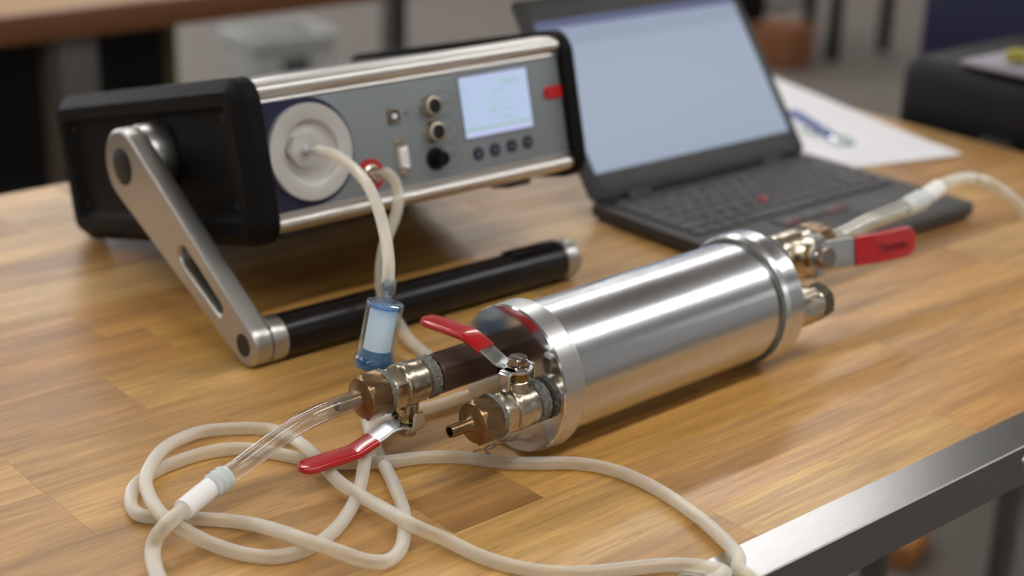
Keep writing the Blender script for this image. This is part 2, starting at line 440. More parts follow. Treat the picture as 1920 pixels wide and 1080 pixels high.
PICK = {(0, 2): (188, 145, 85), (0, 3): (198, 159, 100), (0, 4): (190, 142, 85), (1, 2): (199, 159, 100), (1, 3): (194, 149, 92), (1, 1): (190, 147, 92),
        (2, 3): (169, 126, 74), (2, 4): (190, 145, 81), (2, 2): (187, 145, 93), (2, 5): (195, 151, 95), (3, 2): (190, 149, 97), (3, 3): (189, 145, 81), (3, 4): (194, 149, 93),
        (4, 2): (194, 152, 97), (4, 3): (195, 153, 95), (5, 2): (196, 153, 96), (5, 3): (191, 148, 89), (6, 2): (176, 134, 84), (6, 3): (199, 157, 91),
        (7, 2): (183, 136, 80), (7, 3): (192, 147, 82), (8, 2): (180, 134, 79), (8, 3): (187, 140, 80), (8, 1): (186, 140, 82)}
for i in range(len(rows)-1):
    ends = [-.62]+joints[i]+[PE]
    for k in range(len(ends)-1):
        a, b_ = ends[k], ends[k+1]; ln = (b_-a)/2-.00004; wd = (rows[i+1]-rows[i])/2-.00004
        o = obj('stave', box(bmn(), -ln, ln, -wd, wd, -.015, .015, .00012, seg=1), M_oak, bench, M=benchM((a+b_)/2, (rows[i]+rows[i+1])/2, -.015+random.uniform(-.00006, 0)))
        c = PICK.get((i, k)) or random.choice(TONES)
        j = random.uniform(.96, 1.04); l_ = lin(c); o.color = (l_[0]*j*1.02, l_[1]*j*1.025, l_[2]*j*.99, 1)
bm = bmn()
prof = [(QF-.0003, .0003), (.4995, .0003), (.4985, -.0005), (.4985, -.031), (.5012, -.031), (.5012, -.0024), (QF-.0003, -.0024)]
prism(bm, prof, -.62, PE, M=frame((0, 1, 0), (0, 0, 1), (1, 0, 0)))
es = obj('steel_edge', bm, M_metalstrip, bench, label='bare steel angle along the front of the bench top', M=benchM(0, 0))
for p in (-.3, .913, 1.5):
    bm = bmn(); lathe(bm, [(0, -.0018), (.0035, -.0016), (.0048, -.0006), (.005, 0)], seg=24); 
    obj('screw', bm, M_screw, es, M=T(p, .4985, -.0125) @ frame((1, 0, 0), (0, 0, -1), (0, 1, 0)))
bm = bmn(); box(bm, -.6, PE-.02, .5014, QF-.0006, -.029, -.0026)
obj('front_batten', bm, M_bench2, bench, M=benchM(0, 0))
for p, q in ((-.5, .60), (-.5, 1.36), (1.50, .62), (1.50, 1.36)):
    bm = bmn(); box(bm, -.04, .04, -.03, .03, 0, TZ-.0305, .004); box(bm, -.06, .06, -.05, .05, 0, .012, .002)
    obj('leg', bm, M_steelleg, bench, M=T(p-.6, q-1.0, 0))
bm = bmn()
for p, q, ln in ((.6030, .7215, .010), ): pass
for pts in ([(-.012, .004, 0), (-.010, -.006, 0), (-.003, -.007, 0), (.003, .001, 0), (-.004, .004, 0), (-.009, -.001, 0)], [(-.002, -.012, 0), (.001, -.004, 0), (.003, .002, 0), (.010, .004, 0), (.016, -.001, 0), (.020, -.006, 0)], [(.004, -.001, 0), (.010, 0, 0), (.014, .005, 0)]):
    tube(bm, pts, .0009, 6, M=Matrix.Diagonal((1, 1, .12, 1)), sub=4)
obj('pen_scribble', bm, M_ink, bench, label='small dark pen scribble on the wood', M=benchM(.609, .722, .00015))

# ------------------------------------------------------------------ background: second bench and what stands under and beyond it
b2 = thing('workbench', 'far workbench with brown wooden top at upper left, behind the instrument case', 'workbench', MPQ(1.0, 2.7, 0))
obj('bench_top', box(bmn(), -1.6, 1.6, -.41, .47, TZ-.042, TZ, .003), M_bench2, b2)
obj('front_lipping', box(bmn(), -1.6, 1.6, -.432, -.4105, TZ-.045, TZ-.0005, .003), M_lipping, b2)
for p, q in ((-1.4, -.36), (.078, -.40), (1.3, -.36), (-1.4, .38), (1.3, .38)):
    bm = bmn(); s_ = .040 if p == .078 else .022
    box(bm, -s_, s_, 0, .004, .012, TZ-.0425); box(bm, -s_, -s_+.016, 0, .05, .012, TZ-.0425, .002); box(bm, s_-.012, s_, 0, .05, .012, TZ-.0425, .002)
    box(bm, -s_-.02, s_+.02, -.01, .06, 0, .012, .002)
    obj('leg', bm, M_steelleg, b2, M=T(p, q, 0))
cb = thing('cabinet', 'tall black cabinet under the far workbench', 'cabinet', MPQ(1.0, 2.95, 0))
bm = bmn(); box(bm, -.85, .475, -.2, .15, .0, TZ-.055, .004); obj('carcass', bm, M_blackcab, cb)
for a, b_ in ((-.84, -.2), (-.19, .46)):
    d = obj('door', box(bmn(), a, b_, -.216, -.2005, .03, TZ-.07, .003), M_blackcab, cb)
    obj('handle', box(bmn(), b_-.06, b_-.045, -.236, -.2165, .45, .6, .004), M_cover, d)
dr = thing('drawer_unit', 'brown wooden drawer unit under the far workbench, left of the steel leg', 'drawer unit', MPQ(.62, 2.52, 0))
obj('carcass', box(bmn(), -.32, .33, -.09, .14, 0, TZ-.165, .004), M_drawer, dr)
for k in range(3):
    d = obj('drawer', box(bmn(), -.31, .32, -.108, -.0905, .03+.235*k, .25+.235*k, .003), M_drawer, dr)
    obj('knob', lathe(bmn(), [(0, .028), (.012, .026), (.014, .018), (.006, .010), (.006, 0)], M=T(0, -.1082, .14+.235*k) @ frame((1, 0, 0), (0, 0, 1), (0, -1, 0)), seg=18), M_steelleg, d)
tag(obj('post', box(bmn(), -.014, .014, -.014, .014, 0, TZ-.05, .003), M_green, M=MPQ(1.512, 2.80, 0)), 'narrow yellow-green upright post beside the black cabinet', 'post')
def crate(label, M):
    t = thing('storage_crate', label, 'crate', M, 'stacked grey crates')
    bm = bmn()
    for a in ((-.14, .14, -.10, -.094, .0, .17), (-.14, .14, .094, .10, .0, .17), (-.14, -.134, -.094, .094, 0, .17), (.134, .14, -.094, .094, 0, .17), (-.134, .134, -.094, .094, 0, .006)): box(bm, *a, .002)
    obj('crate_shell', bm, M_crate, t)
    bm = bmn()
    for a in ((-.155, .155, -.115, -.1002), (-.155, .155, .1002, .115), (-.155, -.1402, -.1, .1), (.1402, .155, -.1, .1)): box(bm, *a, .135, .178, .004)
    obj('rim', bm, M_crate, t)
    obj('handle_slot', box(bmn(), -.05, .05, -.1015, -.1002, .06, .10, .0005), M_dark, t)
crate('light grey plastic crate on the floor, lower of the two behind the bench', MPQ(2.69, 4.22, 0.0005, -.12))
crate('light grey plastic crate stacked on top of the other one', MPQ(2.67, 4.21, .181, -.05))
# stool, box and cabinet at the far right
st = thing('stool', 'black four-legged stool standing on the floor far behind the laptop', 'stool', MPQ(5.27, 4.10, 0))
obj('seat', box(bmn(), -.2, .2, -.24, .24, .40, .47, .015), M_case, st)
for sx in (-.17, .17):
    for sy in (-.2, .2): obj('leg', box(bmn(), -.022, .022, -.022, .022, 0, .41, .005), M_case, st, M=T(sx, sy, 0))
obj('stretcher', box(bmn(), -.155, .155, -.012, .012, .14, .165, .003), M_case, st, M=T(0, .2, 0))
bx = thing('box', 'brown board box on the floor between the laptop and the stool', 'box', MPQ(4.88, 3.98, 0, .2))
obj('box_body', box(bmn(), -.1, .1, -.09, .09, 0, .15, .003), M_brownbox, bx)
obj('lid', box(bmn(), -.103, .103, -.093, .093, .151, .165, .003), M_brownbox, bx)
bk = thing('bucket', 'black bucket on the floor beside the brown box', 'bucket', MPQ(4.91, 4.32, 0))
obj('bucket_body', lathe(bmn(), [(0, 0), (.10, 0), (.105, .006), (.135, .26), (.142, .262), (.142, .275), (.132, .275), (.1, .01), (0, .01)], seg=36), M_case, bk)
obj('bail_handle', tube(bmn(), [(-.142, 0, .25), (-.12, .09, .2), (0, .152, .17), (.12, .09, .2), (.142, 0, .25)], .004, 8), M_steelleg, bk)
nc = thing('cabinet', 'navy blue cabinet at the right edge beyond the black case', 'cabinet', MPQ(2.96, 1.46, 0))
obj('carcass', box(bmn(), -.4, .5, -.62, .29, .04, 1.35, .006), M_navycab, nc)
obj('plinth', box(bmn(), -.37, .47, -.59, .26, 0, .0395, .002), M_dark, nc)
for a, b_ in ((-.61, -.17), (-.16, .28)): obj('door', box(bmn(), -.416, -.4005, a, b_, .06, 1.33, .003), M_navycab, nc)
# black case on a low cart beside the bench end
ct = thing('cart', 'low black cart beside the right end of the workbench, under the black case', 'cart', MPQ(1.80, .85, 0))
obj('deck', box(bmn(), -.2, .2, -.36, .27, .60, .63, .004), M_case, ct)
for sx in (-.17, .17):
    for sy in (-.33, .24): obj('leg', box(bmn(), -.015, .015, -.015, .015, .0, .5995, .003), M_steelleg, ct, M=T(sx, sy, 0))
cs = thing('equipment_case', 'black rugged equipment case at the right end of the workbench', 'case', MPQ(1.70, .835, .6305))
obj('case_body', box(bmn(), -.105, .15, -.30, .285, 0, .235, .022, seg=3), M_case, cs)
obj('case_lid', box(bmn(), -.105, .15, -.30, .285, .2385, .345, .024, seg=3), M_case, cs)
for q in (-.22, -.12, .08, .18): obj('rib', box(bmn(), -.113, -.1055, q-.02, q+.02, .02, .2, .003), M_case, cs)
for q in (-.17, .13):
    l_ = obj('latch', box(bmn(), -.119, -.1055, q-.022, q+.022, .19, .275, .004), M_blackr, cs)
obj('carry_handle', tube(bmn(), [(-.106, -.06, .215), (-.135, -.055, .215), (-.145, 0, .215), (-.135, .035, .215), (-.106, .04, .215)], .009, 10), M_blackr, cs)
gb = obj('folded_bag', sweeprr(bmn(), [((-.02, -.27, .01), (1, 0, 0), (0, 0, 1), .10, .018), ((0, -.2, .014), (1, 0, 0), (0, 0, 1), .15, .028), ((.01, -.06, .013), (1, 0, 0), (0, 0, 1), .16, .026), ((.0, .07, .008), (1, 0, 0), (0, 0, 1), .13, .016), ((.0, .1, .004), (1, 0, 0), (0, 0, 1), .11, .008)]), M_greybag, M=MPQ(1.655, .95, TZ+.0762) @ Matrix.Diagonal((.85, .9, .6, 1)))
tag(gb, 'pale grey folded bag lying on top of the black case', 'bag')
yc = obj('cap', lathe(bmn(), [(0, 0), (.013, 0), (.014, .002), (.014, .010), (.012, .012), (0, .012)], seg=28), M_yellow, M=MPQ(1.612, .968, TZ+.0935))
tag(yc, 'small yellow-green cap lying on the pale grey bag', 'cap')
for p, q, a, l in ((2.075, 1.332, .3, 'brown wooden block on the floor below the middle of the bench edge'), (2.44, 1.340, -.5, 'brown wooden block on the floor below the right end of the bench edge')):
    tag(obj('wood_block', box(bmn(), -.05, .05, -.03, .03, 0, .045, .003), M_block, M=MPQ(p, q, 0, a)), l, 'block', 'wood blocks on the floor')

# ------------------------------------------------------------------ gas cylinder with its ball valves
PHI = .7457; CR = .05130
cn = Vector((math.cos(PHI), math.sin(PHI), 0)); cl_ = Vector((-math.sin(PHI), math.cos(PHI), 0))
MC = frame(cn, cl_, (0, 0, 1), (.00175, .94907, TZ))
cyl = thing('gas_cylinder', 'turned aluminium gas cylinder with knurled end flanges and red-handled ball valves', 'gas cylinder', MC)
CX = T(0, 0, CR)
FT1, CL, FT2, BR = .0186, .2466, .0200, .0462
FX = CX @ AX
obj('cylinder_body', lathe(bmn(), [(BR-.004, FT1-.004), (BR, FT1-.004), (BR, CL-FT2-.0035), (BR-.0016, CL-FT2-.003), (BR-.0016, CL-FT2+.003)], FX, 128), M_alu, cyl)
kn = lambda k, i, r: r+(.00035 if (i % 2 and 4 <= k <= 9) else 0)
prof = [(0, 0), (.012, 0), (.034, 0), (CR-.0015, 0), (CR-.0003, .0012), (CR-.0003, .0058), (CR-.0003, .0098), (CR-.0003, .0138), (CR-.0003, .0166), (CR-.0003, .0174), (CR-.0014, FT1), (.040, FT1)]
f1 = obj('end_flange', lathe(bmn(), [p for p in prof[:5]], FX, 360), M_face, cyl, label='mirror-turned face of the near flange')
f1['label'] = 'near end flange with polished face and knurled rim'
obj('knurled_rim', lathe(bmn(), prof[4:], FX, 400, kn), M_knurl, f1, angle=60)
prof2 = [(.040, CL-FT2), (CR-.0022, CL-FT2), (CR-.0016, CL-FT2+.0006), (CR-.0004, CL-FT2+.0030), (CR, CL-FT2+.0034), (CR, CL-.0015), (CR-.0015, CL), (.02, CL), (0, CL)]
f2 = obj('end_flange', lathe(bmn(), prof2, FX, 160), M_alu, cyl)
obj('retaining_ring', lathe(bmn(), [(BR, CL-FT2-.0012), (BR+.0008, CL-FT2-.0022), (BR+.0022, CL-FT2-.0020), (BR+.0026, CL-FT2-.0008), (BR+.0022, CL-FT2+.0002), (BR, CL-FT2+.0002)], FX, 120), M_seal, f2)

def valve(Mv, lever_dir, sc=1, lever_len=.082, lever_w=.0135, mats=None, marks=False, rise=.011):
    """Mv: local x along the bore away from the cylinder, z along the stem. Returns the valve body part."""
    S = Matrix.Scale(sc, 4)
    bore = S @ AX
    bm = bmn()
    lathe(bm, [(0, -.0038), (.0112, -.0038), (.0112, .0006), (.0118, .0006), (.0122, .0012), (.0126, .0050), (.0131, .0058), (.0138, .0064), (.0142, .0080), (.0138, .0094), (.0142, .0125), (.0146, .0165), (.0145, .0195), (.0140, .0215), (.0143, .0225), (.0146, .0235), (.0142, .0246), (.0130, .0249), (0, .0249)], bore, 56)
    hexa(bm, .0150, .0247, .0352, bore, PI/6)
    lathe(bm, [(.0082, .006), (.0080, .0125), (.0076, .0150), (.0074, .0192), (.0068, .0198), (0, .0198)], S @ T(.0165, 0, 0), 36)
    box(bm, .0225, .0262, -.0068, -.0038, .0140, .0188, .0006, S)
    box(bm, .0236, .0258, -.0080, -.0062, .0155, .0190, .0006, S)
    v = obj('valve_body', bm, M_nickel, cyl, M=Mv)
    def ragged(k, i, r): return r+.0004*math.sin(i*1.7+k)+.0004*math.sin(i*3.1+k*2)
    obj('thread_seal', lathe(bmn(), [(.0112, -.0036), (.0130, -.0030), (.0142, -.0018), (.0136, -.0004), (.0140, .0004), (.0136, .0014), (.0142, .0022), (.0132, .0034), (.0120, .0042)], bore, 60, ragged), M_seal, v)
    obj('thread_seal', lathe(bmn(), [(.0126, .0348), (.0142, .0353), (.0148, .0362), (.0144, .0374), (.0136, .0388)], bore, 60, ragged), M_seal, v)
    bm = bmn(); hexa(bm, .0156, .0380, .0530, bore, PI/6+.25)
    lathe(bm, [(.0136, .0528), (.0130, .0542), (.0060, .0560), (.0045, .0572), (.0041, .0585), (.0041, .0700), (.0042, .0712), (.0039, .0728), (.0030, .0728), (.0029, .0560), (0, .0560)], bore, 40)
    obj('reducer_nut', bm, M_brass, v)
    bm = bmn(); hexa(bm, .0066, .0196, .0262, S @ T(.0165, 0, 0)); obj('gland_nut', bm, M_brass2, v)
    # lever
    d = Vector(lever_dir).normalized(); ld = frame((d.x, d.y, 0), (-d.y, d.x, 0), (0, 0, 1), (.0165, 0, .0278))
    Ls = S @ ld
    k = lever_len/.082
    path = [(.0, 0), (.0125, 0), (.0155, .0006), (.0190, .0024), (.0360*k, rise-.0018), (.0400*k, rise-.0004), (.0440*k, rise), (.062*k, rise), (.078*k, rise)]
    def strip(pts, wfun, th):
        secs = []
        for i, (t, h) in enumerate(pts):
            a = pts[max(i-1, 0)]; b_ = pts[min(i+1, len(pts)-1)]; dx, dz = b_[0]-a[0], b_[1]-a[1]; n = math.hypot(dx, dz)
            secs.append(((t, 0, h), (0, 1, 0), (-dz/n, 0, dx/n), wfun(t), th))
        return secs
    bm = bmn()
    lathe(bm, [(.0034, -.0010), (.0098, -.0010), (.0100, -.0004), (.0100, .0004), (.0098, .0010), (.0034, .0010)], Ls, 40)
    sweeprr(bm, strip(path, lambda t: lever_w, .0021), Ls, 3)
    for s_ in (-1, 1):
        a, b_ = sorted((s_*.006, s_*.0128)); box(bm, -.0045, .0045, a, b_, -.0010, .0010, .0004, Ls)
        secs = [((0, s_*.0112, .0004), (1, 0, 0), (0, s_*.5, .866), .0095, .0021), ((0, s_*.0127, -.0010), (1, 0, 0), (0, 1*s_, .2), .0095, .0021), ((0, s_*.0130, -.0045), (1, 0, 0), (0, s_, 0), .0092, .0021), ((0, s_*.0130, -.0100), (1, 0, 0), (0, s_, 0), .0085, .0020), ((0, s_*.0130, -.0118), (1, 0, 0), (0, s_, 0), .0060, .0016)]
        sweeprr(bm, secs, Ls, 3)
    lv = obj('lever', bm, M_zinc, v)
    gpts = [(.0265*k, 0), (.030*k, 0), (.0360*k, rise-.0018), (.0400*k, rise-.0004), (.0440*k, rise), (.054*k, rise), (.066*k, rise), (.0745*k, rise), (.0785*k, rise), (.0806*k, rise), (.0818*k, rise), (.0823*k, rise)]
    def hh(t):
        if t < .036*k: return .0024+(rise-.0018-.0024)*(t-.019)/(.036*k-.019)
        return None
    gpts = [(t, hh(t) if hh(t) is not None else h) for t, h in gpts]
    W_ = lever_w+.0026
    def gw(t):
        e = .0823*k; q = max(0, (t-(e-W_*.5))/(W_*.5))
        return W_*(.93+.07*min(1, max(0, (t-.03*k)/(.03*k))))*math.sqrt(max(.03, 1-q*q))
    gs = strip(gpts, gw, .0050)
    gs = [(c_, a, b_, w_, th*(1 if i < len(gs)-3 else (.92, .78, .5)[i-len(gs)+3])) for i, (c_, a, b_, w_, th) in enumerate(gs)]
    g = obj('grip_sleeve', sweeprr(bmn(), gs, Ls, 5), M_red, v, angle=60, label='glossy red dipped plastic grip')
    bm = bmn(); lathe(bm, [(0, .0010), (.0072, .0010), (.0074, .0020), (.0070, .0026), (0, .0026)], Ls, 30)
    hexa(bm, .0070, .0026, .0078, Ls, .2)
    box(bm, -.0045, .0045, -.0006, .0006, .0077, .0079, 0, Ls)
    obj('lever_bolt', bm, M_chrome, v)
    return v, Ls
V2 = T(0, -.0270, -.0047+CR) @ frame((-1, 0, 0), (0, -1, 0), (0, 0, 1)) @ T(.0040, 0, 0)
valve(V2, (.135, -1, 0))
BL = .0508
V1 = T(-BL, .0270, .0067+CR) @ frame((-1, 0, 0), (0, 1, 0), (0, 0, -1))
valve(V1, (1, .06, 0), rise=.0096)
bm = hexa(bmn(), .0150, .0002, BL-.0040, T(0, .0270, .0067+CR) @ AXN, .62)
obj('hex_extension_bar', bm, M_bronze, cyl)
bm = hexa(bmn(), .0150, CL+.0002, CL+.047, T(0, .027, .0075+CR) @ AX, PI/6)
obj('hex_extension_bar', bm, M_bronze, cyl)
V3 = T(CL+.0525, .0270, .0095+CR) @ Matrix.Rotation(-.22, 4, 'X') @ frame((1, 0, 0), (0, 0, 1), (0, -1, 0))
v3, L3 = valve(V3, (1, -.08, 0), 1.25, .090, .0185, rise=.008)
tx = text('Tiemme', .0095, .00005, L3 @ T(.0620, -.0005, .0108) @ Matrix.Rotation(0, 4, 'Z'))
obj('grip_print', tx, M_reddark, v3, label='dark lettering on the red grip')
bm = bmn(); lathe(bm, [(.0128, CL), (.0128, CL+.008), (.0132, CL+.010)], T(0, -.0300, -.0060+CR) @ AX, 36); hexa(bm, .0150, CL+.012, CL+.034, T(0, -.0300, -.0060+CR) @ AX, .1)
lathe(bm, [(.0134, CL), (.0134, CL+.012)], T(0, -.0300, -.0060+CR) @ AX, 36); lathe(bm, [(.0128, CL+.034), (.0128, CL+.038)], T(0, -.0300, -.0060+CR) @ AX, 36)
pb = obj('port_fitting', bm, M_nickel, cyl)
bm = hexa(bmn(), .0150, CL+.0375, CL+.0475, T(0, -.0300, -.0060+CR) @ AX, .3); lathe(bm, [(.0045, CL+.0475), (.0030, CL+.0500), (.0015, CL+.0515), (0, CL+.0515)], T(0, -.0300, -.0060+CR) @ AX, 24)
obj('plug', bm, M_plug, pb)

# ------------------------------------------------------------------ the gas analyser in its tilted case
yaw, tilt = .712, .2514
ax = Vector((math.cos(yaw), math.sin(yaw), 0)); bk = Vector((-math.sin(yaw), math.cos(yaw), 0)); zz = Vector((0, 0, 1))
bb = bk*math.cos(tilt)-zz*math.sin(tilt); uu = zz*math.cos(tilt)+bk*math.sin(tilt)
MI = frame(ax, bb, uu, (-.1848, 1.1321, .0988+TZ))
ins = thing('gas_analyzer', 'grey and black bench gas analyser propped up on its folded aluminium handle', 'instrument', MI)
IW, IH = .309, .0864
obj('case_shell', box(bmn(), -.004, IW+.004, .006, .318, -.0120, .0985, .004), M_cover, ins)
obj('top_cover', box(bmn(), .001, IW-.001, .020, .310, .0990, .1010, .0008), M_cover, ins)
# extruded rails
def railpoly(s):
    # (y, z) measured from the panel edge, z away from the panel
    P = [(.006, 0), (-.0010, 0), (-.0016, .0006), (-.0016, .0016), (-.0010, .0026)]
    for i in range(13): a = -1.25+i*(2.55/12); P.append((.0046-.0098*math.cos(a), .0096+.0078*math.sin(a)))
    P += [(.0042, .0180), (.0048, .0172), (.0062, .0172), (.0068, .0182), (.0220, .0192), (.0230, .0182), (.0230, .0110), (.006, .0110)]
    return P
bm = bmn(); prism(bm, [(y, .0855+z*.96) for y, z in railpoly(1)], .0015, IW-.0015, frame((0, 1, 0), (0, 0, 1), (1, 0, 0)))
obj('top_rail', bm, M_rail, ins)
bm = bmn(); prism(bm, [(y, .0009-z*.86) for y, z in railpoly(1)], .0015, IW-.0015, frame((0, 1, 0), (0, 0, 1), (1, 0, 0)))
obj('bottom_rail', bm, M_rail, ins)
pn = obj('front_panel', box(bmn(), .0005, IW-.0005, 0, .003, .0006, .0858, .0002), M_panel, ins)
DX, DZ = .0415, .0435
poly = [(.0008, .0856), (.0008, .0008)]+[(DX+.0418*math.cos(a), DZ+.0422*math.sin(a)) for a in [(-PI/2+PI*i/40) for i in range(41)]]
bm = prism(bmn(), poly, .0001, .0004, frame((1, 0, 0), (0, 0, 1), (0, -1, 0)))
obj('navy_field', bm, M_navy, pn, label='navy blue printed field behind the filter flange')
def onP(x, z, y=0): return T(x, y, z) @ frame((1, 0, 0), (0, 0, 1), (0, -1, 0))      # local z points out of the panel
fl = obj('filter_flange', lathe(bmn(), [(.0375, .0004), (.0378, .0050), (.0372, .0060), (.0258, .0062), (.0250, .0058), (.0238, .0026), (.0222, .0010), (.0195, .0008), (.0150, .0020), (0, .0024)], onP(DX, DZ), 96), M_flange, ins, label='large round aluminium filter flange')
bm = bmn(); hexa(bm, .0142, .0023, .0090, onP(DX-.0075, DZ+.002), .0); obj('hex_nut', bm, M_flange, fl)
bm = bmn(); lathe(bm, [(.0042, .0088), (.0040, .0150), (.0030, .0155), (.0030, .0160), (.0046, .0165), (.0046, .0190), (.0024, .0195), (.0024, .0256), (0, .0256)], onP(DX-.0075, DZ+.002), 28); obj('hose_nozzle', bm, M_zinc, fl)
rg = obj('red_ring', lathe(bmn(), [(.0088, .0001), (.0088, .0008), (.0128, .0008), (.0128, .0001)], onP(.0956, .0163), 48), M_ringred, ins, label='red ring round the lower gas port')
bm = bmn(); lathe(bm, [(.0078, .0002), (.0078, .0030), (.0060, .0040), (.0060, .0085), (.0048, .0100), (.0024, .0105), (.0024, .0156), (0, .0156)], onP(.0956, .0163), 32); obj('gas_port', bm, M_nickel, rg)
lathe_screw = [(0, .0012), (.0018, .0010), (.0024, .0002), (.0024, 0)]
obj('panel_screw', lathe(bmn(), lathe_screw, onP(.0815, .0420, -.0001), 18), M_dark, pn)
# USB and serial sockets
us = obj('usb_socket', box(bmn(), .1200, .1318, -.0012, -.0001, .0528, .0648, .0004), M_dark, ins)
bm = bmn()
for a in ((.1205, .1313, .0532, .0545), (.1205, .1313, .0631, .0644), (.1205, .1217, .0546, .0630), (.1301, .1313, .0546, .0630)): box(bm, a[0], a[1], -.0022, -.0013, a[2], a[3], .0003)
obj('shield', bm, M_nickel, us); obj('tongue', box(bmn(), .1238, .1280, -.0020, -.0013, .0566, .0606, .0003), M_white, us)
obj('usb_print', text('USB', .0036, .00004, onP(.1380, .0590, -.0001)), M_print, pn)
db = obj('serial_socket', prism(bmn(), rrect(.1222, .1324, .0092, .0408, .0015), .0001, .0008, onP(0, 0)), M_nickel, ins)
bm = prism(bmn(), [(.1238, .0172), (.1305, .0158), (.1312, .0166), (.1312, .0334), (.1305, .0342), (.1238, .0328)], .0009, .0062, onP(0, 0), .0006); obj('shell', bm, M_white, db)
for k in range(5): obj('pin_hole', lathe(bmn(), [(0, .0064), (.0006, .0064), (.0006, .0060)], onP(.1290, .0200+.0025*k), 10), M_dark, db)
for k in range(4): obj('pin_hole', lathe(bmn(), [(0, .0064), (.0006, .0064), (.0006, .0060)], onP(.1262, .0212+.0025*k), 10), M_dark, db)
for z in (.0122, .0378):
    bm = hexa(bmn(), .0027, .0009, .0050, onP(.1270, z)); lathe(bm, [(.0016, .0050), (.0015, .0058), (.0008, .0058), (.0008, .0048), (0, .0048)], onP(.1270, z), 16); obj('jack_screw', bm, M_nickel, db)
# round connectors inside printed outlines
for k, z in enumerate((.0618, .0405, .0186)):
    ol = rrect(.1625, .1885, z-.0098, z+.0098, .0095, 8); inn = rrect(.1629, .1881, z-.0094, z+.0094, .0091, 8)
    bm = bmn(); t = bmn(); n = len(ol)
    a = [t.verts.new((p[0], p[1], .0002)) for p in ol]; b_ = [t.verts.new((p[0], p[1], .0002)) for p in inn]
    for i in range(n): t.faces.new((a[i], a[(i+1) % n], b_[(i+1) % n], b_[i]))
    obj('printed_outline', merge(bm, t, onP(0, 0)), M_print, pn)
    if k < 2:
        c_ = obj('round_socket', lathe(bmn(), [(.0088, .0002), (.0088, .0020), (.0080, .0030), (.0076, .0095), (.0068, .0100), (.0060, .0100), (.0060, .0020)], onP(.1610, z), 40), M_nickel, ins)
        obj('insert', lathe(bmn(), [(.0062, .0022), (.0058, .0080), (.0050, .0084), (0, .0084)], onP(.1610, z), 30), M_dark, c_)
        obj('socket_print', text('COM' if k == 0 else 'I/O', .0036, .00004, onP(.1800, z, -.0001)), M_print, pn)
    else:
        c_ = obj('fuse_knob', lathe(bmn(), [(.0094, .0002), (.0094, .0024), (.0086, .0034), (.0066, .0040), (.0060, .0125), (.0050, .0135), (0, .0135)], onP(.1610, z), 36), M_black, ins)
        obj('socket_print', text('12 V\nDC', .0034, .00004, onP(.1808, z, -.0001)), M_print, pn)
# display
bm = bmn()
for a in ((.1942, .2708, .0282, .0293), (.1942, .2708, .0801, .0812), (.1942, .1953, .0294, .0800), (.2697, .2708, .0294, .0800)): box(bm, a[0], a[1], -.0007, -.0001, a[2], a[3], .0002)
dp = obj('display_bezel', bm, M_print, ins)
lc = obj('display', box(bmn(), .1953, .2697, -.0004, -.0001, .0293, .0801), M_lcd, ins, label='lit blue-white display')
for z0, z1 in ((.0294, .0330), (.0775, .0800)): obj('display_bar', box(bmn(), .1956, .2694, -.00055, -.00045, z0, z1), M_lcdbar, lc)
obj('display_line', box(bmn(), .1960, .2690, -.00055, -.00045, .0346, .0362), M_lcdgreen, lc)
for x, z, l, h in ((.2420, .0705, .018, .0024), (.2290, .0628, .004, .0020), (.2365, .0640, .006, .0016), (.2275, .0555, .004, .0020), (.2370, .0560, .005, .0016), (.2255, .0478, .007, .0024), (.2420, .0478, .008, .0020), (.2390, .0408, .010, .0016), (.1985, .0690, .003, .0020), (.1985, .0560, .004, .0016)):
    bm = bmn(); n = max(2, int(l/.0022))
    for i in range(n): box(bm, x+i*l/n, x+i*l/n+.0013, -.00055, -.00045, z, z+h)
    obj('display_text', bm, M_lcdgreen, lc)
for k, (x, z) in enumerate(((.2060, .0152), (.2242, .0157), (.2427, .0162), (.2608, .0167))):
    b_ = obj('button', lathe(bmn(), [(.0058, .0001), (.0058, .0007), (.0052, .0012), (0, .0012)], onP(x, z), 32), M_button, ins)
    tri = [[(-.0005, -.0018), (.0005, -.0018), (.0005, .0018), (-.0005, .0018)], ngon(.0018, 3, -PI/2), ngon(.0018, 3, PI/2), ngon(.0016, 4, PI/4)][k]
    obj('button_mark', prism(bmn(), tri, .00125, .00135, onP(x, z)), M_buttonmark, b_)
bm = prism(bmn(), rrect(.2860, .3100, .0496, .0604, .0040), .0001, .0022, onP(0, 0), .0005)
obj('red_tab', bm, M_tabred, ins, label='red tab with small screw at the right of the display')
obj('tab_screw', lathe(bmn(), lathe_screw, onP(.2910, .0550, -.0023), 18), M_ringred, pn)
# end caps
def cap(sign):
    X = (lambda x: -x) if sign < 0 else (lambda x: IW+x)
    def ring(x, d): return [(X(x), p[0], p[1]) for p in rrect(-.0080+d, .3275-d, -.0214+d, .1080-d, max(.020-d, .004), 7)]
    loops = [ring(-.0030, .006), ring(-.0034, .0012), ring(-.0022, 0), ring(.0090, 0), ring(.0188, .0098), ring(.0188, .0200), ring(.0150, .0215), ring(.0118, .0250), ring(.0110, .034)]
    c_ = obj('end_cap', loft(bmn(), loops), M_black, ins, angle=30)
    for y, z in ((.026, .079), (.026, .0100), (.298, .079), (.298, .010)):
        Mx = T(X(.0122), y, z) @ (AXN if sign < 0 else AX)
        bm = lathe(bmn(), [(.0034, -.001), (.0034, .0004), (.0028, .0010), (.0012, .0010), (.0011, -.0004), (0, -.0004)], Mx, 20); obj('cap_screw', bm, M_dark, c_)
    return c_
cap(-1); cap(1)
for x in (.030, .2595):
    for y in (.030, .296):
        if y > .2: continue
        obj('foot', box(bmn(), x-.0135, x+.0135, y-.0135, y+.0135, -.0215, -.0125, .002), M_blackr, ins)
